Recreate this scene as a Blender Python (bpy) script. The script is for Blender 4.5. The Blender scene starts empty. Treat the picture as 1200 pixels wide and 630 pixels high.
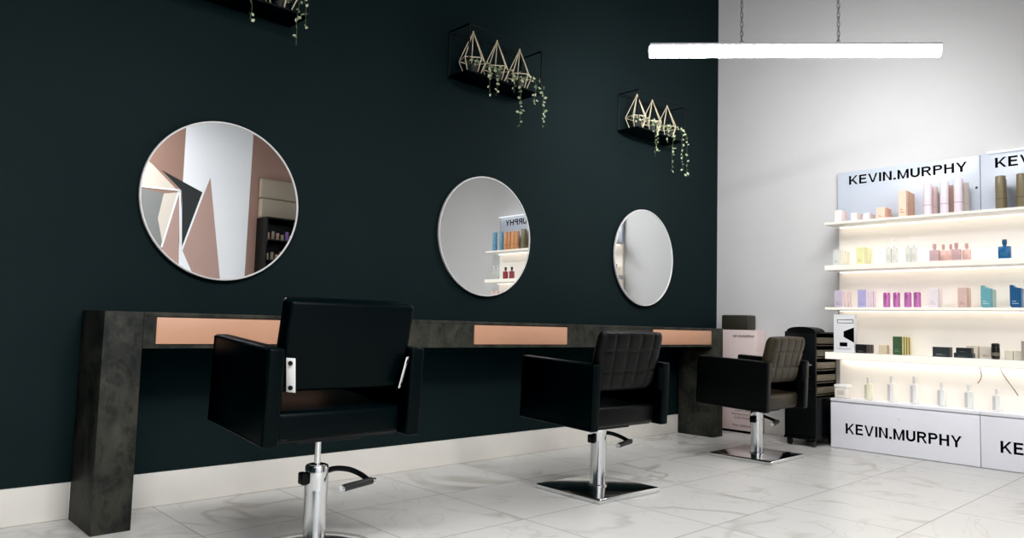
import bpy, bmesh, math, random
from mathutils import Vector, Matrix

scene = bpy.context.scene
COL = scene.collection
PI = math.pi


def lin(c):
    return tuple((v / 255 / 12.92) if v / 255 <= .04045 else ((v / 255 + .055) / 1.055) ** 2.4 for v in c)


# ------------------------------------------------------------------ materials
def mat(name, rgb, rough=.5, metal=0., spec=.5, noise=0., scale=8., bump=0., rgb2=None, coat=0., emit=None, strength=0.):
    m = bpy.data.materials.new(name)
    m.use_nodes = True
    nt = m.node_tree
    b = nt.nodes['Principled BSDF']
    c = lin(rgb)
    b.inputs['Base Color'].default_value = (*c, 1)
    b.inputs['Roughness'].default_value = rough
    b.inputs['Metallic'].default_value = metal
    b.inputs['Specular IOR Level'].default_value = spec
    b.inputs['Coat Weight'].default_value = coat
    if emit:
        b.inputs['Emission Color'].default_value = (*lin(emit), 1)
        b.inputs['Emission Strength'].default_value = strength
    tc = nt.nodes.new('ShaderNodeTexCoord')
    nz = nt.nodes.new('ShaderNodeTexNoise')
    nz.inputs['Scale'].default_value = scale
    nz.inputs['Detail'].default_value = 6
    nt.links.new(tc.outputs['Object'], nz.inputs['Vector'])
    mx = nt.nodes.new('ShaderNodeMix')
    mx.data_type = 'RGBA'
    d = lin(rgb2) if rgb2 else tuple(v * (1 - noise) for v in c)
    mx.inputs['A'].default_value = (*c, 1)
    mx.inputs['B'].default_value = (*d, 1)
    rp = nt.nodes.new('ShaderNodeMapRange')
    rp.inputs['From Min'].default_value = .35
    rp.inputs['From Max'].default_value = .65
    nt.links.new(nz.outputs['Fac'], rp.inputs['Value'])
    nt.links.new(rp.outputs['Result'], mx.inputs['Factor'])
    nt.links.new(mx.outputs['Result'], b.inputs['Base Color'])
    if bump:
        bp = nt.nodes.new('ShaderNodeBump')
        bp.inputs['Strength'].default_value = bump
        bp.inputs['Distance'].default_value = .002
        nt.links.new(nz.outputs['Fac'], bp.inputs['Height'])
        nt.links.new(bp.outputs['Normal'], b.inputs['Normal'])
    return m


def emission(name, rgb, strength):
    m = bpy.data.materials.new(name)
    m.use_nodes = True
    nt = m.node_tree
    nt.nodes.clear()
    e = nt.nodes.new('ShaderNodeEmission')
    e.inputs['Color'].default_value = (*lin(rgb), 1)
    e.inputs['Strength'].default_value = strength
    o = nt.nodes.new('ShaderNodeOutputMaterial')
    nt.links.new(e.outputs[0], o.inputs[0])
    return m


def floor_material():
    m = bpy.data.materials.new('marble_tile')
    m.use_nodes = True
    nt = m.node_tree
    N, L = nt.nodes, nt.links
    b = N['Principled BSDF']
    tc = N.new('ShaderNodeTexCoord')
    sep = N.new('ShaderNodeSeparateXYZ')
    L.new(tc.outputs['Object'], sep.inputs[0])

    def M(op, a, bb=None, c=None):
        n = N.new('ShaderNodeMath')
        n.operation = op
        for i, v in enumerate((a, bb, c)):
            if v is None:
                continue
            if isinstance(v, (int, float)):
                n.inputs[i].default_value = v
            else:
                L.new(v, n.inputs[i])
        return n.outputs[0]

    def joint(sock, off, T=.6):
        k = M('DIVIDE', M('SUBTRACT', sock, off), T)
        fr = M('FRACT', k)
        d = M('MINIMUM', fr, M('SUBTRACT', 1., fr))
        cell = M('FLOOR', k)
        return M('MULTIPLY', d, T), cell
    dx, ix = joint(sep.outputs['X'], -5.384)
    dy, iy = joint(sep.outputs['Y'], -.596)
    d = M('MINIMUM', dx, dy)
    mr = N.new('ShaderNodeMapRange')
    mr.inputs['From Min'].default_value = .0012
    mr.inputs['From Max'].default_value = .0032
    L.new(d, mr.inputs['Value'])
    tile = mr.outputs['Result']
    # every tile shows its own cut of the stone
    cmb = N.new('ShaderNodeCombineXYZ')
    L.new(M('ADD', sep.outputs['X'], M('MULTIPLY', ix, 3.7)), cmb.inputs['X'])
    L.new(M('ADD', sep.outputs['Y'], M('MULTIPLY', iy, 5.3)), cmb.inputs['Y'])
    L.new(M('MULTIPLY', M('ADD', ix, iy), 1.9), cmb.inputs['Z'])

    def noise(scale, detail, dist, vec=cmb.outputs[0]):
        n = N.new('ShaderNodeTexNoise')
        n.inputs['Scale'].default_value = scale
        n.inputs['Detail'].default_value = detail
        n.inputs['Distortion'].default_value = dist
        L.new(vec, n.inputs['Vector'])
        return n.outputs['Fac']

    def vein(scale, width, dist):
        v = M('ABSOLUTE', M('SUBTRACT', noise(scale, 3, dist), .5))
        r = N.new('ShaderNodeMapRange')
        r.inputs['From Min'].default_value = 0
        r.inputs['From Max'].default_value = width
        r.inputs['To Min'].default_value = 1
        r.inputs['To Max'].default_value = 0
        L.new(v, r.inputs['Value'])
        return r.outputs['Result']
    mask = N.new('ShaderNodeMapRange')
    mask.inputs['From Min'].default_value = .45
    mask.inputs['From Max'].default_value = .62
    L.new(noise(1.7, 2, 0), mask.inputs['Value'])
    v1 = M('MULTIPLY', vein(1.3, .03, .6), mask.outputs['Result'])
    v2 = M('MULTIPLY', vein(2.6, .012, .9), .4)
    v = M('MULTIPLY', M('MAXIMUM', v1, v2), .62)
    cloud = noise(2.2, 4, .3)

    def mix(f, A, B):
        n = N.new('ShaderNodeMix')
        n.data_type = 'RGBA'
        L.new(f, n.inputs['Factor'])
        for k, s in (('A', A), ('B', B)):
            if isinstance(s, tuple):
                n.inputs[k].default_value = (*lin(s), 1)
            else:
                L.new(s, n.inputs[k])
        return n.outputs['Result']
    base = mix(cloud, (220, 218, 213), (206, 205, 201))
    stone = mix(v, base, (150, 140, 126))
    col = mix(tile, (128, 122, 116), stone)
    L.new(col, b.inputs['Base Color'])
    b.inputs['Roughness'].default_value = .3
    b.inputs['Specular IOR Level'].default_value = .45
    return m


def concrete_material():
    m = bpy.data.materials.new('dark_concrete_laminate')
    m.use_nodes = True
    nt = m.node_tree
    N, L = nt.nodes, nt.links
    b = N['Principled BSDF']
    tc = N.new('ShaderNodeTexCoord')
    mp = N.new('ShaderNodeMapping')
    mp.inputs['Scale'].default_value = (1.6, 1, 1)
    L.new(tc.outputs['Object'], mp.inputs['Vector'])
    a = N.new('ShaderNodeTexNoise')
    a.inputs['Scale'].default_value = 5
    a.inputs['Detail'].default_value = 10
    a.inputs['Roughness'].default_value = .65
    a.inputs['Distortion'].default_value = .5
    L.new(mp.outputs[0], a.inputs['Vector'])
    r = N.new('ShaderNodeValToRGB')
    r.color_ramp.elements[0].position = .33
    r.color_ramp.elements[0].color = (*lin((24, 28, 28)), 1)
    r.color_ramp.elements[1].position = .68
    r.color_ramp.elements[1].color = (*lin((68, 67, 59)), 1)
    L.new(a.outputs['Fac'], r.inputs[0])
    s = N.new('ShaderNodeTexNoise')
    s.inputs['Scale'].default_value = 22
    s.inputs['Detail'].default_value = 6
    L.new(mp.outputs[0], s.inputs['Vector'])
    r2 = N.new('ShaderNodeValToRGB')
    r2.color_ramp.elements[0].position = .34
    r2.color_ramp.elements[0].color = (.25, .25, .25, 1)
    r2.color_ramp.elements[1].position = .46
    r2.color_ramp.elements[1].color = (1, 1, 1, 1)
    L.new(s.outputs['Fac'], r2.inputs[0])
    mx = N.new('ShaderNodeMix')
    mx.data_type = 'RGBA'
    mx.blend_type = 'MULTIPLY'
    mx.inputs['Factor'].default_value = .5
    L.new(r.outputs[0], mx.inputs['A'])
    L.new(r2.outputs[0], mx.inputs['B'])
    L.new(mx.outputs['Result'], b.inputs['Base Color'])
    b.inputs['Roughness'].default_value = .55
    b.inputs['Specular IOR Level'].default_value = .12
    return m


M_BLACKWALL = mat('black_wall_paint', (27, 37, 38), .7, noise=.12, scale=1.2, spec=.04)
M_WHITEWALL = mat('white_wall_paint', (217, 216, 215), .6, noise=.03, scale=2, spec=.3)
M_CEIL = mat('ceiling_paint', (34, 36, 38), .8, noise=.03, scale=2)  # unseen ceiling, darkened to cut light bounced onto the upper wall
M_FLOOR = floor_material()
M_BASEB = mat('white_skirting_tile', (226, 222, 214), .3, noise=.04, scale=3)
M_CONC = concrete_material()
M_PINK = mat('rose_copper_laminate', (202, 152, 122), .45, noise=.06, scale=3)
M_LEATHER = mat('black_leatherette', (5, 11, 12), .36, noise=.15, scale=60, bump=.1, spec=.06)
M_LEATHER_LIT = mat('warm_lit_black_leatherette', (50, 44, 28), .42, noise=.15, scale=60, bump=.12, spec=.25)  # black leather of the far chair with warm shelf light put into the colour
M_LEATHER_HALF_LIT = mat('half_lit_black_leatherette', (13, 14, 13), .36, noise=.15, scale=60, bump=.1, spec=.12)  # same black leather, a little light put into the colour
M_CHROME = mat('chrome', (222, 224, 225), .12, 1., noise=.02, scale=4)
M_STEEL = mat('brushed_steel', (205, 205, 205), .3, .75, noise=.05, scale=20)
M_BRKT = mat('pale_steel', (225, 225, 222), .4, .15, noise=.05, scale=20)
M_RUBBER = mat('black_rubber', (18, 18, 19), .5, noise=.1, scale=30)
M_BLKPLASTIC = mat('black_plastic', (13, 14, 14), .4, noise=.1, scale=20, spec=.15)
M_BLKMETAL = mat('black_metal', (12, 15, 16), .5, noise=.1, scale=20, spec=.2)
M_GOLD = mat('brass_wire', (244, 228, 196), .4, .0, noise=.05, scale=20)
M_LEAF = mat('pale_leaf', (172, 190, 142), .5, rgb2=(214, 220, 186), scale=30)
M_STEM = mat('plant_stem', (92, 104, 70), .6, noise=.1)
M_POT = mat('dark_pot', (34, 37, 35), .6, noise=.1)
M_MIRROR = mat('mirror_silver', (238, 240, 240), .0, 1., noise=.0)
M_FRAME = mat('white_frame', (226, 224, 222), .35, noise=.03)
M_LAMP_HOUSING = mat('lamp_housing', (225, 226, 228), .4, noise=.02)
M_LAMP = emission('lamp_diffuser', (252, 253, 255), 84)
M_LEDHI = emission('bright_led', (255, 245, 230), 7)
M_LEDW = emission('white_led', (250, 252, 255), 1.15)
M_LED = emission('warm_led', (255, 240, 220), 2.5)
M_LEDLIP = emission('warm_led_lip', (255, 246, 234), 1.1)
M_SHELF = mat('white_shelf', (244, 243, 240), .4, noise=.02)
M_UNIT = mat('white_cabinet', (240, 240, 246), .4, noise=.02)
M_SEAM = mat('dark_seam', (120, 120, 124), .6, noise=.02)
M_HEADER = mat('pale_blue_acrylic', (206, 213, 224), .3, noise=.03, scale=2)
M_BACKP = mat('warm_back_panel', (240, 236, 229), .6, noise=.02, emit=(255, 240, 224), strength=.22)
M_INK = mat('black_ink', (8, 9, 11), .9, noise=.05, spec=.05)
M_PINKCARD = mat('blush_card', (232, 212, 207), .6, noise=.03, scale=3)
M_OLIVE = mat('olive_box', (50, 47, 36), .5, noise=.1, scale=10)
M_TRAY = mat('warm_lit_grey_tray', (88, 81, 64), .5, noise=.1, scale=10)  # dark grey trays, warm light put into the colour

CACHE = {}


def pm(rgb, rough=.4, metal=0.):
    k = (rgb, rough, metal)
    if k not in CACHE:
        CACHE[k] = mat('product_%02x%02x%02x' % rgb, rgb, rough, metal, noise=.04, scale=20)
    return CACHE[k]


# ------------------------------------------------------------------ mesh helpers
class MB:
    def __init__(self):
        self.v, self.f, self.mi = [], [], []

    def add(self, vs, fs, mi=0, T=None):
        o = len(self.v)
        for p in vs:
            p = Vector(p)
            self.v.append(T @ p if T else p)
        for f in fs:
            self.f.append([i + o for i in f])
            self.mi.append(mi)
        return self

    def box(self, x0, x1, y0, y1, z0, z1, mi=0, T=None):
        vs = [(x, y, z) for x in (x0, x1) for y in (y0, y1) for z in (z0, z1)]
        return self.add(vs, [(0, 1, 3, 2), (4, 6, 7, 5), (0, 4, 5, 1), (2, 3, 7, 6), (0, 2, 6, 4), (1, 5, 7, 3)], mi, T)

    def rbox(self, x0, x1, y0, y1, z0, z1, r=.01, seg=3, mi=0, T=None):
        bm = bmesh.new()
        bmesh.ops.create_cube(bm, size=1)
        for v in bm.verts:
            v.co = ((x0 + x1) / 2 + v.co.x * (x1 - x0), (y0 + y1) / 2 + v.co.y * (y1 - y0), (z0 + z1) / 2 + v.co.z * (z1 - z0))
        bmesh.ops.bevel(bm, geom=bm.edges[:], offset=r, segments=seg, profile=.5, affect='EDGES')
        bm.verts.index_update()
        self.add([v.co.copy() for v in bm.verts], [[v.index for v in f.verts] for f in bm.faces], mi, T)
        bm.free()
        return self

    def tube(self, pts, r, seg=8, mi=0, T=None, closed=False):
        pts = [Vector(p) for p in pts]
        n = len(pts)
        rs = r if isinstance(r, (list, tuple)) else [r] * n
        vs, fs = [], []
        up = None
        for i, p in enumerate(pts):
            a = pts[(i - 1) % n] if (i or closed) else p
            b = pts[(i + 1) % n] if (i < n - 1 or closed) else p
            t = (b - a).normalized()
            if up is None:
                up = Vector((0, 0, 1)) if abs(t.z) < .9 else Vector((1, 0, 0))
            s = t.cross(up).normalized()
            up = s.cross(t).normalized()
            for k in range(seg):
                a = 2 * PI * k / seg
                vs.append(p + (s * math.cos(a) + up * math.sin(a)) * rs[i])
        m = n if closed else n - 1
        for i in range(m):
            j = (i + 1) % n
            for k in range(seg):
                l = (k + 1) % seg
                fs.append((i * seg + k, i * seg + l, j * seg + l, j * seg + k))
        if not closed:
            fs.append(tuple(range(seg))[::-1])
            fs.append(tuple((n - 1) * seg + k for k in range(seg)))
        return self.add(vs, fs, mi, T)

    def lathe(self, prof, c=(0, 0, 0), seg=32, mi=0, T=None, axis='Z'):
        vs, fs = [], []
        n = len(prof)
        for r, z in prof:
            for k in range(seg):
                a = 2 * PI * k / seg
                x, y = r * math.cos(a), r * math.sin(a)
                if axis == 'Z':
                    vs.append((c[0] + x, c[1] + y, c[2] + z))
                else:
                    vs.append((c[0] + x, c[1] + z, c[2] + y))
        for i in range(n - 1):
            for k in range(seg):
                l = (k + 1) % seg
                fs.append((i * seg + k, i * seg + l, (i + 1) * seg + l, (i + 1) * seg + k))
        fs.append(tuple(range(seg))[::-1])
        fs.append(tuple((n - 1) * seg + k for k in range(seg)))
        return self.add(vs, fs, mi, T)

    def build(self, name, mats, parent=None, smooth=40):
        me = bpy.data.meshes.new(name)
        me.from_pydata([tuple(v) for v in self.v], [], self.f)
        mats = mats if isinstance(mats, (list, tuple)) else [mats]
        for m in mats:
            me.materials.append(m)
        me.polygons.foreach_set('material_index', self.mi)
        bm = bmesh.new()
        bm.from_mesh(me)
        bmesh.ops.recalc_face_normals(bm, faces=bm.faces[:])
        bm.to_mesh(me)
        bm.free()
        me.shade_smooth()
        me.set_sharp_from_angle(angle=math.radians(smooth))
        me.update()
        o = bpy.data.objects.new(name, me)
        COL.objects.link(o)
        if parent:
            o.parent = parent
        return o


def tag(o, label, cat, group=None, kind=None):
    o['label'] = label
    o['category'] = cat
    if group:
        o['group'] = group
    if kind:
        o['kind'] = kind
    return o


def thing(name, label, cat, loc=(0, 0, 0), rz=0., group=None):
    o = bpy.data.objects.new(name, None)
    o.empty_display_size = .1
    COL.objects.link(o)
    o.location = loc
    o.rotation_euler = (0, 0, rz)
    return tag(o, label, cat, group)


def struct(mb, name, m, label, cat):
    o = mb.build(name, m)
    return tag(o, label, cat, kind='structure')


def arc(cx, cy, rx, ry, a0, a1, n=14):
    return [(cx + rx * math.cos(math.radians(a0 + (a1 - a0) * i / n)), cy + ry * math.sin(math.radians(a0 + (a1 - a0) * i / n))) for i in range(n + 1)]


# ------------------------------------------------------------------ lettering: every glyph is a list of polygons in a unit-high cell
S = .2


def band(outer, inner):
    return [[outer[i], outer[i + 1], inner[i + 1], inner[i]] for i in range(len(outer) - 1)]


def rect(x0, x1, y0, y1):
    return [(x0, y0), (x1, y0), (x1, y1), (x0, y1)]


def bowl(w):
    h, m = 1, .44
    r = (h - m) / 2
    out = arc(w - r, m + r, r, r, -90, 90)
    inn = arc(w - r, m + r, r - S, r - S * .9, -90, 90)
    return [rect(S, w - r, m, m + S * .9), rect(S, w - r, h - S * .9, h)] + band(out, inn)


def glyph(c):
    if c == 'K':
        return .8, [rect(0, S, 0, 1), [(S, .30), (S, .50), (.60, 1), (.80, 1)], [(.30, .44), (.42, .56), (.82, 0), (.62, 0)]]
    if c == 'E':
        return .68, [rect(0, S, 0, 1), rect(S, .68, 0, S * .9), rect(S, .62, .44, .44 + S * .9), rect(S, .67, 1 - S * .9, 1)]
    if c == 'V':
        return .84, [[(0, 1), (.17, 1), (.42, .2), (.42, 0), (.33, 0)], [(.84, 1), (.67, 1), (.42, .2), (.42, 0), (.51, 0)]]
    if c == 'I':
        return S, [rect(0, S, 0, 1)]
    if c == 'N':
        return .78, [rect(0, S, 0, 1), rect(.78 - S, .78, 0, 1), [(S, 1), (S, .76), (.78 - S, 0), (.78 - S, .24)]]
    if c == '.':
        return S * 1.1, [rect(0, S * 1.1, 0, S * 1.1)]
    if c == 'M':
        return .96, [rect(0, S, 0, 1), rect(.96 - S, .96, 0, 1), [(S, 1), (S, .66), (.41, 0), (.48, 0), (.48, .22)], [(.96 - S, 1), (.96 - S, .66), (.55, 0), (.48, 0), (.48, .22)]]
    if c == 'U':
        w = .78
        return w, [rect(0, S, .38, 1), rect(w - S, w, .38, 1)] + band(arc(w / 2, .38, w / 2, .38, 180, 360), arc(w / 2, .38, w / 2 - S, .38 - S, 180, 360))
    if c == 'P':
        return .74, [rect(0, S, 0, 1)] + bowl(.74)
    if c == 'R':
        return .80, [rect(0, S, 0, 1)] + bowl(.76) + [[(.36, .47), (.54, .47), (.82, 0), (.63, 0)]]
    if c == 'H':
        return .78, [rect(0, S, 0, 1), rect(.78 - S, .78, 0, 1), rect(S, .78 - S, .43, .43 + S * .9)]
    if c == 'Y':
        return .84, [[(0, 1), (.19, 1), (.42, .58), (.42, .38), (.34, .38)], [(.84, 1), (.65, 1), (.42, .58), (.42, .38), (.50, .38)], rect(.42 - S / 2, .42 + S / 2, 0, .40)]
    return .4, []


def lettering(text, x, y0, width, z0, height, parent, m=M_INK):
    """letters on a plane facing -X, reading towards -Y"""
    gs, tot = [], 0
    for c in text:
        w, polys = glyph(c)
        gs.append((tot, polys))
        tot += w + .13
    tot -= .13
    mb = MB()
    k = width / tot
    for off, polys in gs:
        for p in polys:
            mb.add([(x, y0 - (off + a) * k, z0 + b * height) for a, b in p], [tuple(range(len(p)))])
    return mb.build('lettering', m, parent, 10)


def small_text(text, x, yc, z, size, parent, m=M_INK, name='lettering'):
    cu = bpy.data.curves.new(name, 'FONT')
    cu.body = text
    cu.size = size
    cu.align_x = 'CENTER'
    o = bpy.data.objects.new('tmp', cu)
    COL.objects.link(o)
    dg = bpy.context.evaluated_depsgraph_get()
    me = bpy.data.meshes.new_from_object(o.evaluated_get(dg))
    bpy.data.objects.remove(o)
    me.transform(Matrix(((0, 0, -1, x), (-1, 0, 0, yc), (0, 1, 0, z), (0, 0, 0, 1))))
    me.materials.clear()
    me.materials.append(m)
    t = bpy.data.objects.new(name, me)
    COL.objects.link(t)
    t.parent = parent
    return t


# ------------------------------------------------------------------ the room
XL, YF, ZC = -8.6, -5.6, 4.25
struct(MB().box(XL - .1, .1, YF - .1, .1, -.1, 0), 'floor', M_FLOOR, 'glossy white marble tile floor with grey veins', 'floor')
struct(MB().box(XL - .1, .1, YF - .1, .1, ZC, ZC + .1), 'ceiling', M_CEIL, 'high dark ceiling of the salon', 'ceiling')
struct(MB().box(XL, 0, 0, .1, 0, ZC), 'wall_back', M_BLACKWALL, 'matt black wall behind the three styling chairs', 'wall')
struct(MB().box(0, .1, YF, .1, 0, ZC), 'wall_right', M_WHITEWALL, 'white wall behind the lit product shelves', 'wall')
struct(MB().box(XL - .1, XL, YF, .1, 0, ZC), 'wall_left', M_BLACKWALL, 'matt black wall at the far left of the salon', 'wall')  # unseen wall, dark paint chosen to cut bounced light

# the opposite wall is painted in flat geometric shapes; the first mirror shows it
M_BROWN = mat('dusty_brown_paint', (150, 118, 105), .6, noise=.05, scale=2)
M_ROSE = mat('rose_brown_paint', (176, 145, 135), .6, noise=.05, scale=2)
M_WPAINT = mat('cool_white_paint', (238, 240, 244), .6, noise=.02, scale=2)
M_DARKP = mat('dark_green_paint', (18, 26, 26), .5, noise=.1, scale=2)
M_MIRROR_GREY = mat('mirror_reflection_grey', (128, 130, 128), .6, noise=.05, scale=2)
M_CREAM = mat('cream_paint', (214, 204, 192), .6, noise=.04, scale=2)
wf = MB().box(XL, 0, YF - .1, YF, 0, ZC)


def mural(pts, k, dy):
    wf.add([(a, YF + dy, b) for a, b in pts], [tuple(range(len(pts)))], k)


mural([(-8.6, 0), (-3.7, 0), (-3.7, 4.25), (-8.6, 4.25)], 1, .001)  # white area out of view, added to brighten reflections in the chrome columns
mural([(-2.83, 0), (-2.02, 0), (-1.98, 4.25), (-2.83, 4.25)], 1, .001)
mural([(-3.35, 2.345), (-3.30, 2.70), (-3.19, 2.63), (-2.90, 2.37)], 2, .002)
mural([(-3.08, 2.575), (-2.583, 2.375), (-2.794, 1.644), (-2.836, 2.363)], 3, .0025)
mural([(-2.507, 2.575), (-2.30, 1.2), (-2.30, .2), (-2.62, .2), (-2.66, 1.379), (-2.794, 1.644)], 4, .003)
mural([(-3.6, .2), (-3.6, 2.33), (-3.283, 2.33), (-3.04, 2.30), (-3.03, 1.6), (-3.1, .2)], 5, .002)  # grey reflections of a framed wall mirror, painted flat
mural([(-3.04, 2.30), (-2.885, 2.335), (-3.024, 1.72), (-3.09, 2.0)], 2, .003)
mural([(-2.87, 2.30), (-2.82, 1.456), (-2.90, 1.2), (-3.03, 1.6)], 4, .0035)
for a, b in (((-3.30, 2.35), (-2.86, 2.365)), ((-2.86, 2.365), (-2.80, 1.44)), ((-2.87, 2.36), (-3.03, 1.66)), ((-2.80, 1.64), (-2.583, 2.375)), ((-2.80, 1.64), (-2.66, 1.36))):
    d = Vector((b[0] - a[0], b[1] - a[1])).normalized() * .011
    mural([(a[0] - d.y, a[1] + d.x), (b[0] - d.y, b[1] + d.x), (b[0] + d.y, b[1] - d.x), (a[0] + d.y, a[1] - d.x)], 1, .005)
struct(wf, 'wall_front', [M_BROWN, M_WPAINT, M_CREAM, M_DARKP, M_ROSE, M_MIRROR_GREY], 'brown wall painted with white, black and pink triangles', 'wall')

struct(MB().rbox(XL, -5.126, -.0150, -.0005, 0.0005, .152, .003), 'baseboard_back', M_BASEB, 'white tile skirting left of the console desk', 'skirting')
struct(MB().rbox(-5.126, -.02, -.0150, -.0005, 0.0005, .152, .003), 'baseboard_back.001', M_BASEB, 'white tile skirting along the black wall under the desk', 'skirting')
struct(MB().rbox(-.0150, -.0005, -1.12, -.02, 0.0005, .152, .003), 'baseboard_right', M_BASEB, 'white tile skirting along the white wall', 'skirting')

# ------------------------------------------------------------------ console desk along the black wall
DX0, DX1, DY, DZ = -5.122, -.48, -.349, .879
desk = thing('console_desk', 'long dark concrete-look console desk with three pink drawer fronts along black wall', 'desk', (0, 0, 0))
DB = -.017
MB().rbox(DX0, DX0 + .147, DY, DB, 0, DZ, .002, 2).build('side_panel', M_CONC, desk)
MB().rbox(DX1 - .147, DX1, DY, DB, 0, DZ, .002, 2).build('side_panel', M_CONC, desk)
A0, A1 = DX0 + .148, DX1 - .148
b = MB()
b.rbox(A0, A1, DY, DB, DZ - .018, DZ, .002, 2)
b.box(A0, A1, DY + .012, DB, DZ - .150, DZ - .018)
panels = [(-4.924, -4.132), (-3.187, -2.395), (-1.452, -.662)]
xs = A0
for x0, x1 in panels + [(A1, A1)]:
    b.box(xs, x0 - .003, DY, DY + .012, DZ - .150, DZ - .018)
    xs = x1 + .003
for x0, x1 in panels:
    b.box(x0 - .003, x1 + .003, DY, DY + .012, DZ - .150, DZ - .135)
b.build('desk_top', M_CONC, desk)
for x0, x1 in panels:
    d = MB().rbox(x0, x1, DY - .003, DY + .010, DZ - .132, DZ - .021, .0015, 2).build('drawer', M_PINK, desk)
    d['label'] = 'rose pink drawer front set in the dark desk edge'

# ------------------------------------------------------------------ round mirrors
for x, lab in ((-4.542, 'largest-looking round white-rimmed mirror, above the nearest chair, reflecting painted triangles'),
               (-2.8296, 'middle round mirror, above the second chair, reflecting lit product shelves'),
               (-1.1307, 'far round mirror, above the third chair, reflecting plain white wall')):
    t = thing('round_mirror', lab, 'mirror', (x, 0, 1.4305), -.014 if lab.startswith('middle') else 0, 'round mirrors on the black wall')
    R = .3886
    MB().lathe([(R - .05, -.005), (R - .05, -.012), (R - .004, -.012), (R, -.016), (R, -.029), (R - .003, -.032), (R - .007, -.032), (R - .0085, -.026)], seg=96, axis='Y').build('mirror_frame', M_FRAME, t)
    n = 96
    vs = [((R - .008) * math.cos(2 * PI * k / n), -.027, (R - .008) * math.sin(2 * PI * k / n)) for k in range(n)]
    MB().add(vs, [tuple(range(n))]).build('mirror_glass', M_MIRROR, t)

# ------------------------------------------------------------------ styling chairs
W2, DF, DR, TA, HA, PITCH = .307, .287, .238, .058, .331, .043


def quilt_back(hw, z0, z1, th, cols, rows, v_bot, v_top, T):
    nu, nz = 72, 56
    mb = MB()
    vs, fs = [], []

    def ss(k, n):
        q = -1 + 2 * k / n
        return math.copysign(1 - (1 - abs(q)) ** 1.7, q)
    for side in (0, 1):
        for j in range(nz + 1):
            t = ss(j, nz)
            for i in range(nu + 1):
                s = ss(i, nu)
                d = max(0, 1 - abs(s) ** 9) ** .45 * max(0, 1 - abs(t) ** 9) ** .45
                if side == 0:
                    g = 0
                    for k in range(1, cols):
                        c = -1 + 2 * k / cols
                        c *= 1 + .06 * t
                        g = max(g, math.exp(-((s - c) * hw / .006) ** 2))
                    for k in range(1, rows):
                        c = -1 + 2 * k / rows
                        g = max(g, math.exp(-((t - c) * (z1 - z0) / 2 / .006) ** 2))
                    cellu = abs(math.sin(PI * (s + 1) / 2 * cols))
                    cellz = abs(math.sin(PI * (t + 1) / 2 * rows))
                    off = -th / 2 * d - .003 * d * (cellu * cellz) ** .5 + .005 * g * d
                else:
                    off = th / 2 * d
                f = (t + 1) / 2
                vs.append((s * hw * (1 - .035 * abs(t) ** 6) * (1 - .03 * (1 - f)), v_bot + (v_top - v_bot) * f + off, z0 + (z1 - z0) * f - .006 * s * s * (f > .5) * (2 * f - 1)))
    A = (nu + 1) * (nz + 1)
    for side in (0, 1):
        for j in range(nz):
            for i in range(nu):
                a = side * A + j * (nu + 1) + i
                fs.append((a, a + 1, a + nu + 2, a + nu + 1))
    ring = [i for i in range(nu + 1)] + [j * (nu + 1) + nu for j in range(1, nz + 1)] + [nz * (nu + 1) + i for i in range(nu - 1, -1, -1)] + [j * (nu + 1) for j in range(nz - 1, 0, -1)]
    for k in range(len(ring)):
        a, c = ring[k], ring[(k + 1) % len(ring)]
        fs.append((a, c, c + A, a + A))
    mb.add(vs, fs, 0, T)
    return mb


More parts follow.
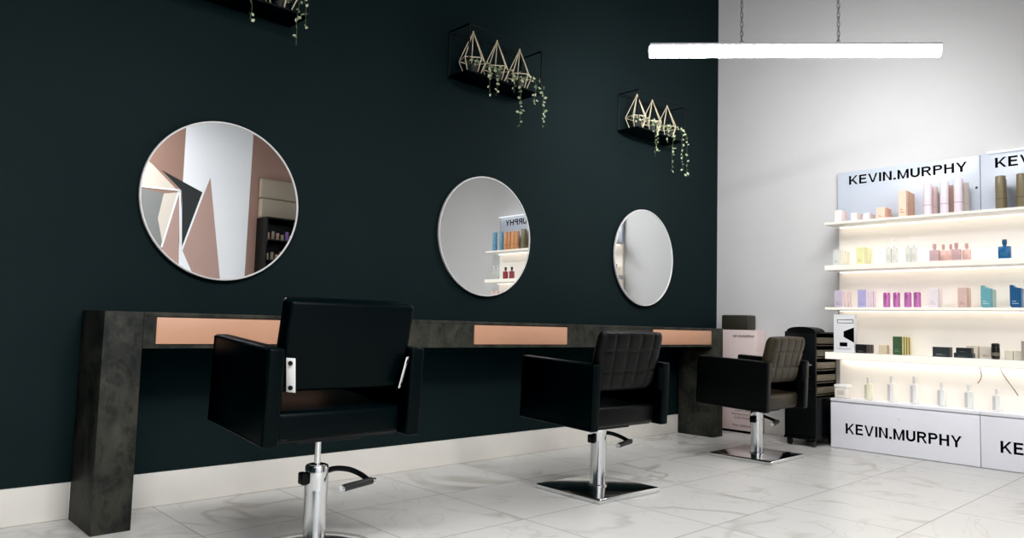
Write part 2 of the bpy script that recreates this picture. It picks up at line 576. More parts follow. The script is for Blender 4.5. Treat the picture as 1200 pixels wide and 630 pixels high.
def styling_chair(label, x, y, rz, zt, quilted, round_base, col_top, tilt=0., leather=None):
    t = thing('styling_chair', label, 'chair', (x, y, 0), rz, 'black styling chairs facing the mirrors')
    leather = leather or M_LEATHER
    arm_leather = M_LEATHER if leather is not M_LEATHER_LIT else M_LEATHER_HALF_LIT  # far chair's arms take a lighter copy, standing in for light on them
    T = Matrix.Translation((0, 0, zt)) @ Matrix.Rotation(PITCH + tilt, 4, 'X')
    # pedestal
    if round_base:
        MB().lathe([(.02, .001), (.240, .001), (.247, .004), (.246, .010), (.236, .016), (.15, .026), (.06, .030)], seg=72).build('base_plate', M_CHROME, t)
        cz = .03
    else:
        MB().rbox(-.24, .24, -.228, .228, .001, .027, .008, 3).build('base_plate', M_CHROME, t)
        cz = .027
    MB().lathe([(.050, cz - .004), (.050, cz + .006), (.0415, cz + .010), (.0415, col_top - .09), (.043, col_top - .088), (.043, col_top - .03), (.043, col_top - .006), (.040, col_top)], seg=40).build('column', M_CHROME, t)
    MB().lathe([(.033, col_top - .002), (.033, col_top + .003), (.0115, col_top + .004), (.0115, zt - HA - .012)], seg=24).build('piston', M_CHROME, t)
    # pump lever: black arm curling out of the column to a rubber grip with chrome tips
    zp = col_top - .045 if round_base else col_top - .075
    MB().rbox(-.066, -.040, -.022, .022, zp - .022, zp + .022, .006, 2).build('lever_pivot', M_BLKPLASTIC, t)
    pts = [(.036, .02, zp + .004), (.075, .04, zp + .012), (.115, .046, zp + .012), (.158, .030, zp + .004), (.186, -.008, zp - .012), (.194, -.050, zp - .028)]
    fine = []
    for i in range(len(pts) - 1):
        a = Vector(pts[max(0, i - 1)]); b_ = Vector(pts[i]); c = Vector(pts[i + 1]); d = Vector(pts[min(len(pts) - 1, i + 2)])
        for k in range(6):
            q = k / 6
            fine.append(.5 * ((2 * b_) + (c - a) * q + (2 * a - 5 * b_ + 4 * c - d) * q * q + (3 * b_ - a - 3 * c + d) * q ** 3))
    fine.append(Vector(pts[-1]))
    lv = MB().tube(fine, .0105, 12).build('pump_lever', M_BLKMETAL, t)
    gp = MB().tube([(.205, -.052, zp - .028), (.070, -.078, zp - .036)], .0135, 16).build('lever_grip', M_RUBBER, lv)
    MB().tube([(.222, -.049, zp - .027), (.206, -.052, zp - .028)], .0085, 14).build('grip_cap', M_CHROME, lv)
    MB().tube([(.069, -.0782, zp - .036), (.063, -.0793, zp - .0364)], .0125, 16).build('grip_cap', M_CHROME, lv)
    # seat assembly
    MB().rbox(-.13, .13, -.12, .12, -HA - .022, -HA - .001, .005, 2, T=T).rbox(-.24, .24, -.17, .25, -HA - .002, -HA + .010, .004, 2, T=T).build('seat_frame', M_BLKMETAL, t)
    MB().rbox(-.247, .247, -.195, DF - .004, -.326, -.222, .022, 4, T=T).build('seat', leather, t)
    for s in (-1, 1):
        a, c = sorted((s * W2, s * (W2 - TA)))
        arm = MB().rbox(a, c, -DR, DF, -HA, 0, .011, 4, T=T).build('armrest', arm_leather, t)
        pp = []
        xx = s * (W2 - .001)
        for yy, zz in ((-DR + .008, -HA + .008), (DF - .008, -HA + .008), (DF - .008, -.008), (-DR + .008, -.008)):
            pp.append((xx, yy, zz))
        MB().tube(pp, .0035, 6, T=T, closed=True).build('piping', arm_leather, arm)
    if quilted:
        quilt_back(.247, -.150, .168, .082, 5, 3, -.150, -.212, T).build('backrest', leather, t, 60)
    else:
        lean = math.atan2(.055, .315)
        Tb = T @ Matrix.Translation((0, -.152, -.150)) @ Matrix.Rotation(lean, 4, 'X')
        MB().rbox(-.247, .247, -.041, .041, 0, .322, .02, 5, T=Tb).build('backrest', leather, t)
    for s in (-1, 1):
        lean = math.atan2(.062, .315)
        Tb = T @ Matrix.Translation((s * .222, -.229, -.092)) @ Matrix.Rotation(s * math.radians(46), 4, 'Z') @ Matrix.Rotation(lean, 4, 'X')
        if quilted:
            Tb = T @ Matrix.Translation((s * .247, -.214, -.088)) @ Matrix.Rotation(s * math.radians(88), 4, 'Z')
        br = MB().rbox(-.016, .016, -.002, .002, -.060, .060, .0018, 2, T=Tb).build('back_bracket', M_BLKMETAL if quilted else M_BRKT, t)
        if not quilted:
            br['label'] = 'flat steel bracket joining backrest to armrest'
        for zz in (-.043, .043):
            MB().lathe([(.008, .0), (.008, -.0035), (.005, -.0055)], (0, -.002, zz), 16, T=Tb, axis='Y').build('bolt', M_STEEL if quilted else M_BLKMETAL, br)
    return t


styling_chair('nearest black styling chair, smooth back, steel brackets, on round chrome base', -4.553, -1.063, -.045, .784, False, True, .325, .02)
styling_chair('middle black styling chair with quilted back on square chrome base', -2.863, -1.018, -.031, .693, True, False, .350, 0, M_LEATHER_HALF_LIT)
styling_chair('far black styling chair with quilted back, beside the black trolley', -1.148, -1.011, .015, .678, True, False, .335, 0, M_LEATHER_LIT)

# ------------------------------------------------------------------ wire shelves, terrariums and trailing plants
SHELVES = [(-4.552, 'black wire wall shelf cut off by the picture top, above the nearest mirror'),
           (-2.855, 'black wire wall shelf with three brass terrariums above the middle mirror'),
           (-1.157, 'black wire wall shelf with three brass terrariums above the far mirror')]
Z0, Z1 = 2.40, 2.70
for xc, lab in SHELVES:
    t = thing('wall_shelf', lab, 'shelf', (xc, 0, 0), 0, 'wire wall shelves')
    f = MB()
    hw, r = .315, .005
    for z in (Z0 + r, Z1 - r):
        f.tube([(-hw, -.005, z), (hw, -.005, z), (hw, -.2, z), (-hw, -.2, z)], r, 6, closed=True)
    for a in (-hw, hw):
        for yy in (-.005, -.2):
            f.tube([(a, yy, Z0 + r), (a, yy, Z1 - r)], r, 6)
    f.build('shelf_frame', M_BLKMETAL, t)
    MB().box(-hw + .006, hw - .006, -.194, -.008, Z0 + .001, Z0 + .010).build('shelf_board', M_BLKMETAL, t)

random.seed(4)
NSIDE = 5


def terrarium(loc, label, tw):
    t = thing('geometric_terrarium', label, 'terrarium', loc, tw, 'brass geometric terrariums')
    f = MB()
    ap = Vector((0, 0, .292))
    r1, r0, z1 = .088, .048, .104
    ring = [Vector((r1 * math.cos(PI * (.3 + .4 * k)), r1 * math.sin(PI * (.3 + .4 * k)), z1)) for k in range(NSIDE)]
    low = [Vector((r0 * math.cos(PI * (.3 + .4 * k)), r0 * math.sin(PI * (.3 + .4 * k)), .005)) for k in range(NSIDE)]
    for k in range(NSIDE):
        j = (k + 1) % NSIDE
        for a, b_ in ((ap, ring[k]), (ring[k], ring[j]), (ring[k], low[k]), (low[k], low[j])):
            f.tube([a, b_], .0032, 6)
    f.lathe([(.004, .288), (.006, .292), (.004, .297)], seg=10)
    f.build('wire_frame', M_GOLD, t)
    return t


def plant(loc, label, strands, seed):
    rnd = random.Random(seed)
    t = thing('trailing_plant', label, 'plant', loc, 0, 'trailing plants in the terrariums')
    MB().lathe([(.026, .008), (.036, .07), (.036, .074), (.030, .074), (.028, .068)], seg=20).build('pot', M_POT, t)
    st, lf = MB(), MB()

    def leaf(p, size):
        n = Vector((rnd.uniform(-1, 1), rnd.uniform(-1.4, .2), rnd.uniform(-.6, .8))).normalized()
        u = n.cross(Vector((rnd.uniform(-1, 1), rnd.uniform(-1, 1), rnd.uniform(-1, 1)))).normalized()
        w = n.cross(u)
        vs = [p, p + u * size * .5 + w * size * .42, p + u * size * 1.1 + n * size * .15, p + u * size * .5 - w * size * .42, p + u * size * .5 - n * size * .12]
        lf.add(vs, [(0, 1, 4), (1, 2, 4), (2, 3, 4), (3, 0, 4)])
    for k in range(26):
        a, rr = rnd.uniform(0, 2 * PI), rnd.uniform(.01, .055)
        leaf(Vector((rr * math.cos(a), rr * math.sin(a) - .01, rnd.uniform(.07, .12))), rnd.uniform(.014, .024))
    for (ax, drop, dens) in strands:
        x, y = ax, -.115
        pts = [Vector((ax * .2, -.02, .07)), Vector((ax * .55, -.06, .10)), Vector((ax * .9, -.10, .07)), Vector((x, y, .03))]
        z = .03
        while z > -drop:
            z -= .03
            x += rnd.uniform(-.006, .006)
            y += rnd.uniform(-.003, .003)
            pts.append(Vector((x, y, z)))
        st.tube(pts, .0013, 5)
        for i, p in enumerate(pts[1:]):
            prob = dens * (1.2 if i < 5 else .8)
            for q in range(2):
                if rnd.random() < prob:
                    leaf(p + Vector((rnd.uniform(-.01, .01), rnd.uniform(-.008, .004), rnd.uniform(-.012, .012))), rnd.uniform(.016, .027))
    st.build('stems', M_STEM, t)
    lf.build('foliage', M_LEAF, t)
    return t


where = ['over the nearest mirror', 'over the middle mirror', 'over the far mirror']
pos = ['left', 'centre', 'right']
STR = [[[(.02, .03, .6)], [(.02, .12, .6), (-.04, .02, .5)], [(.05, .16, .9), (.09, .05, .6)]],
       [[(.06, .12, .7), (.11, .12, .6)], [(.11, .26, .7), (.05, .05, .7)], [(.05, .09, .8), (.12, .19, .9)]],
       [[(.09, .20, .6), (.11, .13, 1.)], [(.12, .26, .9), (.06, .06, .8)], [(.06, .22, .7), (.13, .28, .8)]]]
for i, (xc, _) in enumerate(SHELVES):
    for k in range(3):
        p = (xc + (-.203, .0, .205)[k], -.1, Z0 + .011)
        terrarium(p, 'brass wire geometric terrarium, %s of three on the shelf %s' % (pos[k], where[i]), 0)
        plant(p, 'pale green trailing plant in the %s terrarium %s' % (pos[k], where[i]), STR[i][k], 10 * i + k)

# ------------------------------------------------------------------ hanging linear lamp
c = Vector((-1.6384, -1.5212, 2.614))
e0, e1 = Vector((-2.2933, -.8987, 2.590)), Vector((-.9836, -2.1437, 2.642))
L = (e1 - e0).length
ax = (e1 - e0).normalized()
yaw = math.atan2(ax.y, ax.x)
lamp = thing('pendant_lamp', 'long white linear lamp hung on two chains near the ceiling', 'lamp', (c.x, c.y, c.z), yaw)
Tl = Matrix.Rotation(-math.asin(ax.z), 4, 'Y')
hl = L / 2
MB().rbox(-hl, hl, -.036, .036, .0245, .040, .003, 2, T=Tl).build('lamp_housing', M_LAMP_HOUSING, lamp)
prof = arc(0, .024, .034, .066, 180, 360, 12)
vs, fs = [], []
for xx in (-hl + .003, hl - .003):
    vs += [(xx, a, b_) for a, b_ in prof]
n = len(prof)
for k in range(n - 1):
    fs.append((k, k + 1, n + k + 1, n + k))
fs += [tuple(range(n)), tuple(range(n, 2 * n))]
MB().add(vs, fs, 0, Tl).build('lamp_diffuser', M_LAMP, lamp)
for f in (.318, .652):
    xx = -hl + f * 2 * hl
    zz = .040 + (f - .5) * (e1.z - e0.z)
    MB().tube([(xx + .013 * math.cos(a), 0, zz + .012 + .013 * math.sin(a)) for a in [2 * PI * k / 14 for k in range(14)]], .003, 6, closed=True).build('hook_ring', M_STEEL, lamp)
    ch = MB()
    z = zz + .024
    k = 0
    top = ZC - c.z
    while z < top - .02:
        pts = []
        for q in range(12):
            a = 2 * PI * q / 12
            w, h = .0085 * math.cos(a), .019 * math.sin(a)
            pts.append((xx + (w if k % 2 else 0), (0 if k % 2 else w), z + .015 + h))
        ch.tube(pts, .0026, 6, closed=True)
        z += .030
        k += 1
    ch.build('chain', M_STEEL, lamp)

# ------------------------------------------------------------------ product display on the white wall
YE = -3.14
UX = -.2485
back = MB().box(-.028, -.0005, YE, -1.118, .372, 1.715).build('display_back_panel', M_BACKP)
tag(back, 'warm lit white back panel behind the product shelves', 'panel')
for k, (y0, y1, lab) in enumerate(((-1.137, -2.134, 'pale grey base cabinet with black lettering under the left shelves'),
                                   (-2.137, -3.13, 'pale grey base cabinet with cropped lettering at the picture right edge'))):
    t = thing('display_cabinet', lab, 'cabinet', (0, 0, 0), 0, 'base cabinets of the product display')
    MB().box(UX + .018, -.0005, y1, y0, .001, .350).build('carcass', M_UNIT, t)
    MB().rbox(UX, UX + .0175, y1 + .001, y0 - .001, .004, .343, .0015, 2).build('front_panel', M_UNIT, t)
    MB().rbox(UX - .004, -.001, y1, y0, .3505, .372, .002, 2).build('cabinet_top', M_UNIT, t)
    lettering('KEVIN.MURPHY', UX - .0012, y0 - .113, .775, .116, .077, t)
    kn = MB().lathe([(.009, 0), (.009, .006), (.006, .009)], seg=18, axis='Y')
    Tk = Matrix.Translation((UX, (y0 - .495), .270)) @ Matrix.Rotation(PI / 2, 4, 'Z')
    for i, v in enumerate(kn.v):
        kn.v[i] = Tk @ v
    kn.build('knob', pm((250, 250, 252), .2), t)

SZ = [(1.728, .022), (1.392, .042), (1.066, .022), (.722, .055)]
slab = ['topmost glowing white shelf holding the tall bottles', 'second glowing white shelf from the top holding the pink bottles',
        'third white shelf from the top holding the magenta cans', 'lowest glowing white shelf holding the green boxes']
for (z, th), lab in zip(SZ, slab):
    t = thing('display_shelf', lab, 'shelf', (0, 0, 0), 0, 'lit shelves of the product display')
    MB().rbox(-.258, -.0285, YE, -1.10, z - th, z, .003, 2).build('shelf_board', M_SHELF, t)
    MB().rbox(-.2615, -.2585, YE + .002, -1.102, z - th + .004, z - .003, .001, 1).build('light_strip', M_LEDLIP, t)
    MB().box(-.070, -.045, YE + .02, -1.14, z - th - .006, z - th - .0005).build('light_strip', M_LEDHI if z < .8 else M_LED, t)

for k, (y0, y1, lab) in enumerate(((-1.115, -2.112, 'pale blue header board with full black lettering above the left shelves'),
                                   (-2.116, -3.13, 'pale blue header board with cropped lettering and bright top edge'))):
    t = thing('header_board', lab, 'sign', (0, 0, 0), 0, 'header boards of the product display')
    MB().rbox(-.042, -.0005, y1, y0, 1.7285, 2.152, .002, 2).build('board', M_HEADER, t)
    lettering('KEVIN.MURPHY', -.0432, y0 - .09, .828, 2.046, .071, t)
    MB().box(-.0428, -.030, y1 - .0034, y1 - .0006, 1.735, 2.15).build('edge_strip', M_SEAM, t)
    MB().lathe([(.008, 0), (.008, -.008)], (0, 0, 0), 14, axis='Y', T=Matrix.Translation((-.042, y1 + .02, 1.92)) @ Matrix.Rotation(-PI / 2, 4, 'Z')).build('standoff_pin', M_CHROME, t)
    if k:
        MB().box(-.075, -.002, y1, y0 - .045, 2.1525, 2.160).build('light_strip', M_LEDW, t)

# ---- products
ORD = ['front', 'second', 'third', 'fourth', 'rearmost']


def carton(y0, y1, z, h, xf, depth, col, label, group, band_col=None, slant=0., cat='box', name='product_box', mark=None):
    t = thing(name, label, cat, (xf, (y0 + y1) / 2, z + .0004), 0, group)
    w = abs(y0 - y1) / 2
    mb = MB()
    if slant:
        q = w * .35
        poly = [(w, h - slant * .1), (w, q), (w - q, 0), (-w, 0), (-w, h - slant), (w * .1, h - slant * .8), (w * .55, h)]
        vs = [(0, a, b_) for a, b_ in poly] + [(depth, a, b_) for a, b_ in poly]
        m_ = len(poly)
        mb.add(vs, [tuple(range(m_))[::-1], tuple(range(m_, 2 * m_))] + [(k, (k + 1) % m_, m_ + (k + 1) % m_, m_ + k) for k in range(m_)])
        mb.build('carton', pm(col), t)
    else:
        side = band_col or col
        mb.rbox(0, depth, -w, w, 0, h, .0012, 1)
        for k_, f in enumerate(mb.f):
            xs_ = [mb.v[i].x for i in f]
            if max(xs_) > .004:
                mb.mi[k_] = 1
        mb.build('carton', [pm(col), pm(side)], t)
    if mark:
        lb = MB()
        lb.add([(-.0006, w * .6, h * .16), (-.0006, -w * .5, h * .16), (-.0006, -w * .5, h * .20), (-.0006, w * .6, h * .20)], [(0, 1, 2, 3)])
        lb.add([(-.0006, w * .6, h * .26), (-.0006, -w * .1, h * .26), (-.0006, -w * .1, h * .30), (-.0006, w * .6, h * .30)], [(0, 1, 2, 3)])
        lb.build('printed_mark', pm(mark), t)
    return t


def row(y0, y1, z, h, xf, depth, pitch, n, col, col2, desc, group, mark=None, side=None, slant=0.):
    for k in range(n):
        c_ = col if k == 0 else col2
        carton(y0, y1, z, h * (1 - .01 * k), xf + k * pitch, depth, c_, '%s, %s in its row %s' % (desc[0], ORD[min(k, 4)] if k < n - 1 or n < 3 else 'rearmost', desc[1]), group, side, slant if k < 9 else 0, mark=mark if k == 0 else None)


G1, G2, G3, G4, G5 = ['products on the %s display shelf' % s for s in ('top', 'second', 'third', 'lowest')] + ['products on the base cabinet top']
z1, z2, z3, z4, z5 = SZ[0][0], SZ[1][0], SZ[2][0], SZ[3][0], .372
# top shelf
row(-1.170, -1.223, z1, .090, -.235, .034, .04, 3, (240, 226, 222), (236, 214, 208), ('pale pink small carton', 'at the top shelf left end'), G1)
row(-1.290, -1.335, z1, .062, -.225, .034, .04, 3, (242, 226, 220), (238, 216, 208), ('very low blush carton', 'right of the pale pink cartons'), G1)
row(-1.380, -1.425, z1, .052, -.215, .034, .042, 3, (242, 228, 222), (238, 218, 212), ('lowest cream carton', 'left of the short peach cartons'), G1)
row(-1.476, -1.537, z1, .085, -.225, .040, .048, 3, (244, 206, 184), (232, 176, 146), ('short peach carton', 'on the top shelf'), G1, (190, 120, 90))
row(-1.633, -1.685, z1, .196, -.225, .040, .047, 4, (242, 204, 180), (222, 172, 140), ('tall peach carton', 'under the header board'), G1, (200, 140, 110))


def can(y, z, x, r, h, col, label, group, ringc, cat='bottle', name='product_bottle', capc=None):
    t = thing(name, label, cat, (x, y, z + .0004), 0, group)
    MB().lathe([(r * .94, 0), (r, .003), (r, h * .72), (r, h * .725)], seg=28).build('bottle_body', pm(col, .35), t)
    MB().lathe([(r * .985, h * .725), (r * .985, h - .003), (r * .92, h)], seg=28).build('bottle_cap', pm(capc or col, .35), t)
    MB().lathe([(r * 1.004, h * .30), (r * 1.004, h * .315)], seg=28).build('printed_band', pm(ringc, .4), t)
    return t


for k, (y, lab) in enumerate(((-1.822, 'left'), (-1.930, 'middle'), (-2.018, 'right'))):
    can(y, z1, -.20, .028, (.231, .229, .236)[k], (236, 222, 230), 'tall pale lilac bottle, front %s of the three pale pairs on the top shelf' % lab, G1, (150, 130, 160))
    can(y - .016, z1, -.115, .027, (.215, .212, .220)[k], ((228, 200, 196), (206, 170, 152), (214, 200, 190))[k], 'tall dusty pink bottle standing behind the %s pale lilac bottle' % lab, G1, (190, 160, 150))
for k, (y, lab) in enumerate(((-2.272, 'left'), (-2.393, 'right'), (-2.53, 'cropped far right'))):
    can(y, z1, -.20, .031, .226, (128, 116, 88), 'tall olive gold bottle, front one of the %s pair on the top shelf' % lab, G1, (70, 62, 44))
    can(y + .010, z1, -.125, .029, .214, (134, 122, 92), 'olive gold bottle half hidden behind the %s olive gold bottle' % lab, G1, (70, 62, 44))
for k, y in enumerate((-3.085, -2.965)):
    can(y, z1, -.16, .028, .23, (120, 176, 205), 'tall light blue bottle at the %s of the mirrored top shelf' % ('end' if k == 0 else 'inner side'), G1, (90, 140, 170))
for k, y in enumerate((-2.885, -2.82, -2.755, -2.69)):
    can(y, z1, -.16, .027, .22, ((226, 170, 120), (216, 156, 110))[k % 2], 'tall apricot bottle, %s of four beside the light blue bottles' % ('first', 'second', 'third', 'fourth')[k], G1, (150, 100, 70))

# second shelf
row(-1.155, -1.214, z2, .118, -.235, .036, .046, 4, (222, 224, 216), (240, 232, 214), ('pale grey-green carton', 'at the second shelf left end'), G2, (170, 172, 160), side=(246, 238, 222))
row(-1.330, -1.393, z2, .130, -.235, .040, .056, 3, (234, 232, 176), (240, 234, 190), ('pale yellow carton', 'on the second shelf'), G2, (200, 196, 130))


def square_bottle(y0, y1, z, h, x, col, capc, label, group, pump=False, rough=.25):
    w = abs(y0 - y1) / 2
    t = thing('product_bottle', label, 'bottle', (x, (y0 + y1) / 2, z + .0004), 0, group)
    hb = h * .64
    MB().rbox(0, w * 1.1, -w, w, 0, hb, .004, 2).lathe([(w * .3, hb - .002), (w * .3, hb + h * .10)], (w * .55, 0, 0), 18).build('bottle_body', pm(col, rough), t)
    if pump:
        MB().lathe([(w * .34, hb + h * .08), (w * .34, hb + h * .20), (w * .12, hb + h * .21), (w * .12, h - .006)], (w * .55, 0, 0), 18).rbox(-w * .35, w * .75, -w * .2, w * .2, h - .010, h, .002, 2).build('pump', pm(capc, .35), t)
    else:
        MB().rbox(w * .22, w * .88, -w * .36, w * .36, hb + h * .10, h, .002, 2).build('bottle_cap', pm(capc, .35), t)
    MB().add([(-.0005, w * .6, hb * .2), (-.0005, -w * .6, hb * .2), (-.0005, -w * .6, hb * .55), (-.0005, w * .6, hb * .55)], [(0, 1, 2, 3)]).build('printed_label', pm(tuple(min(255, int(v * .85 + 18)) for v in col), .4), t)
    return t


for k, (y0, y1) in enumerate(((-1.540, -1.576), (-1.580, -1.617), (-1.676, -1.711), (-1.714, -1.750))):
    square_bottle(y0, y1, z2, .172, -.225, (226, 224, 214), (250, 249, 245), 'clear white-pump bottle, %s of the four on the second shelf' % ('first from left', 'second from left', 'third from left', 'last')[k], G2, True)
for k, (y0, y1, x, c_) in enumerate(((-1.834, -1.894, -.225, (206, 172, 172)), (-1.880, -1.925, -.16, (236, 196, 184)), (-1.925, -1.970, -.15, (238, 198, 188)), (-1.975, -2.030, -.225, (204, 168, 166)), (-2.020, -2.072, -.15, (240, 200, 190)))):
    square_bottle(y0, y1, z2, .125, x, c_, (206, 160, 156), ('dusty rose square bottle, front left of the pink bottles', 'small blush bottle right behind the left rose bottle', 'small blush bottle in the middle of the pink bottles', 'dusty rose square bottle, front right of the pink bottles', 'light blush bottle at the right end of the pink bottles')[k], G2)
square_bottle(-2.254, -2.324, z2, .130, -.225, (28, 100, 150), (24, 80, 120), 'deep blue square bottle alone on the second shelf', G2)
for k, (y0, y1) in enumerate(((-2.82, -2.88), (-2.71, -2.77))):
    square_bottle(y0, y1, z2, .14, -.2, (150, 50, 62), (60, 30, 36), 'dark red square bottle seen in the middle mirror, %s one' % ('outer', 'inner')[k], G2)
for k, (y0, y1) in enumerate(((-3.03, -3.07), (-2.96, -3.0))):
    square_bottle(y0, y1, z2, .16, -.2, (214, 222, 214), (245, 245, 240), 'clear pump bottle at the mirrored shelf end, %s one' % ('outer', 'inner')[k], G2, True)

# third shelf
row(-1.163, -1.225, z3, .130, -.235, .040, .062, 3, (206, 194, 208), (238, 214, 212), ('greyish lilac carton', 'at the third shelf left end'), G3, (160, 140, 170), side=(246, 226, 224))
row(-1.340, -1.402, z3, .132, -.235, .036, .050, 4, (186, 178, 220), (222, 204, 220), ('lavender blue carton', 'on the third shelf'), G3, (160, 150, 205), side=(240, 228, 238))


def tin(y0, y1, z, h, x, label):
    w = abs(y0 - y1) / 2
    t = thing('product_can', label, 'can', (x, (y0 + y1) / 2, z + .0004), 0, G3)
    MB().lathe([(w * .86, 0), (w, .006), (w, h - .014)], seg=24).build('can_body', pm((214, 132, 196), .2, .25), t)
    MB().lathe([(w, h - .0138), (w * .92, h - .004), (w * .7, h)], seg=24).build('can_lid', pm((186, 96, 166), .2, .3), t)
    MB().add([(-w * .72, w * .72, h * .55), (-w - .0006, w * .1, h * .55), (-w * .98 - .0006, -w * .2, h * .55), (-w * .98 - .0006, -w * .2, h * .82), (-w - .0006, w * .1, h * .82), (-w * .72, w * .72, h * .82)], [(0, 1, 4, 5), (1, 2, 3, 4)]).build('printed_label', pm((150, 60, 130), .4), t)


for k, (y0, y1) in enumerate(((-1.512, -1.560), (-1.581, -1.628), (-1.657, -1.705), (-1.720, -1.768))):
    tin(y0, y1, z3, .110, -.20, 'magenta pink can, %s of four on the third shelf' % ('first from left', 'second from left', 'third from left', 'last')[k])
row(-1.829, -1.889, z3, .135, -.235, .040, .060, 2, (240, 230, 232), (246, 236, 234), ('whitish pink carton', 'right of the magenta cans'), G3, (214, 190, 200))
row(-2.012, -2.069, z3, .138, -.235, .040, .055, 2, (222, 188, 178), (246, 206, 184), ('dusty salmon carton', 'left of the teal boxes'), G3, (190, 150, 140))
row(-2.151, -2.211, z3, .150, -.235, .036, .047, 3, (106, 170, 178), (176, 208, 200), ('teal slant-topped carton', 'on the third shelf'), G3, (190, 220, 220), slant=.022)
row(-2.318, -2.382, z3, .150, -.235, .036, .050, 2, (16, 84, 132), (130, 170, 200), ('dark blue slant-topped carton', 'at the picture right edge'), G3, (160, 190, 215), slant=.022)
for k in range(5):
    can(-3.08 + .075 * k, z3, -.17, .024, .19, ((244, 222, 214), (238, 208, 200))[k % 2], 'slim blush bottle on the mirrored third shelf, %s of five' % ('first', 'second', 'third', 'fourth', 'fifth')[k], G3, (220, 180, 170))

# lowest shelf
card = thing('display_card', 'white display card with black angular print at the lowest shelf left end', 'card', (-.235, -1.2355, z4 + .0004), 0)
MB().rbox(0, .05, -.0775, .0775, 0, .290, .001, 1).build('card_body', pm((240, 240, 242), .5), card)
pr = MB()
xx = -.0006


def pq(pts):
    pr.add([(xx, a, b_) for a, b_ in pts], [tuple(range(len(pts)))])


a0, a1, b0, b1 = .050, -.072, .222, .250
for q in (((a0, b0), (a1, b0), (a1, b0 + .004), (a0, b0 + .004)), ((a0, b1 - .004), (a1, b1 - .004), (a1, b1), (a0, b1)), ((a0, b0), (a0 - .004, b0), (a0 - .004, b1), (a0, b1)), ((a1 + .004, b0), (a1, b0), (a1, b1), (a1 + .004, b1))):
    pq(q)
pq([(-.076, .076), (-.076, .192), (.002, .160), (.002, .118)])
pq([(.032, .046), (-.026, .046), (-.026, .076), (.032, .076)])
pr.build('printed_emblem', M_INK, card)
small_text('KEVIN.MURPHY', -.0006, .0, .022, .014, card, pm((120, 120, 124)))
row(-1.318, -1.398, z4, .066, -.225, .040, .050, 3, (22, 22, 24), (52, 34, 34), ('low black carton', 'beside the white display card'), G4, (110, 120, 120))
carton(-1.452, -1.512, z4, .066, -.14, .05, (222, 206, 176), 'small beige carton right of the low black cartons', G4)
row(-1.586, -1.650, z4, .132, -.235, .034, .049, 4, (66, 94, 62), (96, 92, 48), ('green carton with gold sides', 'on the lowest shelf'), G4, (120, 150, 110), side=(214, 200, 122))
carton(-1.846, -1.955, z4, .068, -.225, .06, (48, 54, 56), 'wide dark slate carton standing alone on the lowest shelf', G4, mark=(140, 146, 146))
carton(-1.979, -2.093, z4, .033, -.225, .06, (40, 48, 50), 'flat dark slate carton, bottom of the stack of two', G4, mark=(120, 126, 126))
carton(-1.992, -2.085, z4 + .0335, .035, -.222, .055, (30, 36, 40), 'flat dark slate carton, top of the stack of two', G4, mark=(120, 126, 126))
carton(-2.025, -2.095, z4, .082, -.115, .05, (226, 216, 198), 'pale cream carton behind the stack of slate cartons', G4)
carton(-2.108, -2.180, z4, .080, -.115, .05, (222, 212, 196), 'pale cream carton with grey mark, left of the black can', G4, mark=(120, 112, 108))
t = thing('product_can', 'glossy black rounded can on the lowest shelf', 'can', (-.20, -2.222, z4 + .0004), 0, G4)
MB().lathe([(.018, 0), (.024, .004), (.0255, .03), (.0255, .075), (.024, .082)], seg=26).build('can_body', pm((26, 25, 24), .25), t)
MB().lathe([(.0245, .0822), (.0245, .100), (.019, .106)], seg=26).build('can_lid', pm((20, 20, 20), .3), t)
MB().lathe([(.0258, .022), (.0258, .045)], seg=26).build('printed_label', pm((112, 106, 92), .4), t)
for k in range(2):
    carton(-2.262 - .05 * k, -2.308 - .05 * k, z4, .060, -.15, .05, (228, 220, 202), 'low cream carton right of the black can, %s one' % ('left', 'right')[k], G4)
carton(-2.372, -2.430, z4, .126, -.225, .05, (168, 160, 148), 'taupe carton cut by the picture edge on the lowest shelf', G4)

# cabinet top
t = thing('product_jar', 'white lidded jar at the left end of the cabinet top', 'jar', (-.16, -1.195, z5 + .0004), 0, G5)
MB().rbox(-.045, .045, -.048, .048, 0, .078, .008, 3).build('jar_body', pm((240, 234, 222), .3), t)
MB().rbox(-.047, .047, -.050, .050, .0785, .104, .006, 3).build('jar_lid', pm((252, 250, 246), .3), t)
MB().add([(-.0455, .026, .024), (-.0455, -.026, .024), (-.0455, -.026, .058), (-.0455, .026, .058)], [(0, 1, 2, 3)]).build('printed_label', pm((214, 206, 190)), t)
for k, (y, h, c_) in enumerate(((-1.370, .168, (244, 240, 214)), (-1.535, .190, (250, 248, 242)), (-1.692, .196, (250, 248, 244)), (-1.870, .165, (248, 249, 244)), (-2.040, .165, (248, 249, 245)), (-2.206, .150, (250, 250, 246)))):
    t = thing('product_bottle', ('pale yellow-green bottle right of the white jar', 'milky white bottle, first right of the yellow-green bottle', 'milky white bottle, second right of the yellow-green bottle', 'milky bottle left of the dark hanging cords', 'milky bottle below the first hanging cord', 'milky bottle below the second hanging cord')[k], 'bottle', (-.12, y, z5 + .0004), 0, G5)
    MB().rbox(-.024, .024, -.022, .022, 0, h * .72, .006, 3).lathe([(.010, h * .71), (.010, h * .8)], seg=14).build('bottle_body', pm(c_, .3), t)
    MB().lathe([(.013, h * .8), (.013, h)], seg=18).build('bottle_cap', pm((246, 245, 240), .35), t)
    MB().add([(-.0246, .022, .01), (-.0246, .004, .01), (-.0246, .004, h * .66), (-.0246, .022, h * .66)], [(0, 1, 2, 3)]).build('printed_label', pm(tuple(v - 38 for v in c_)), t)
M_CORD = mat('brown_cord', (120, 98, 80), .6, noise=.1)
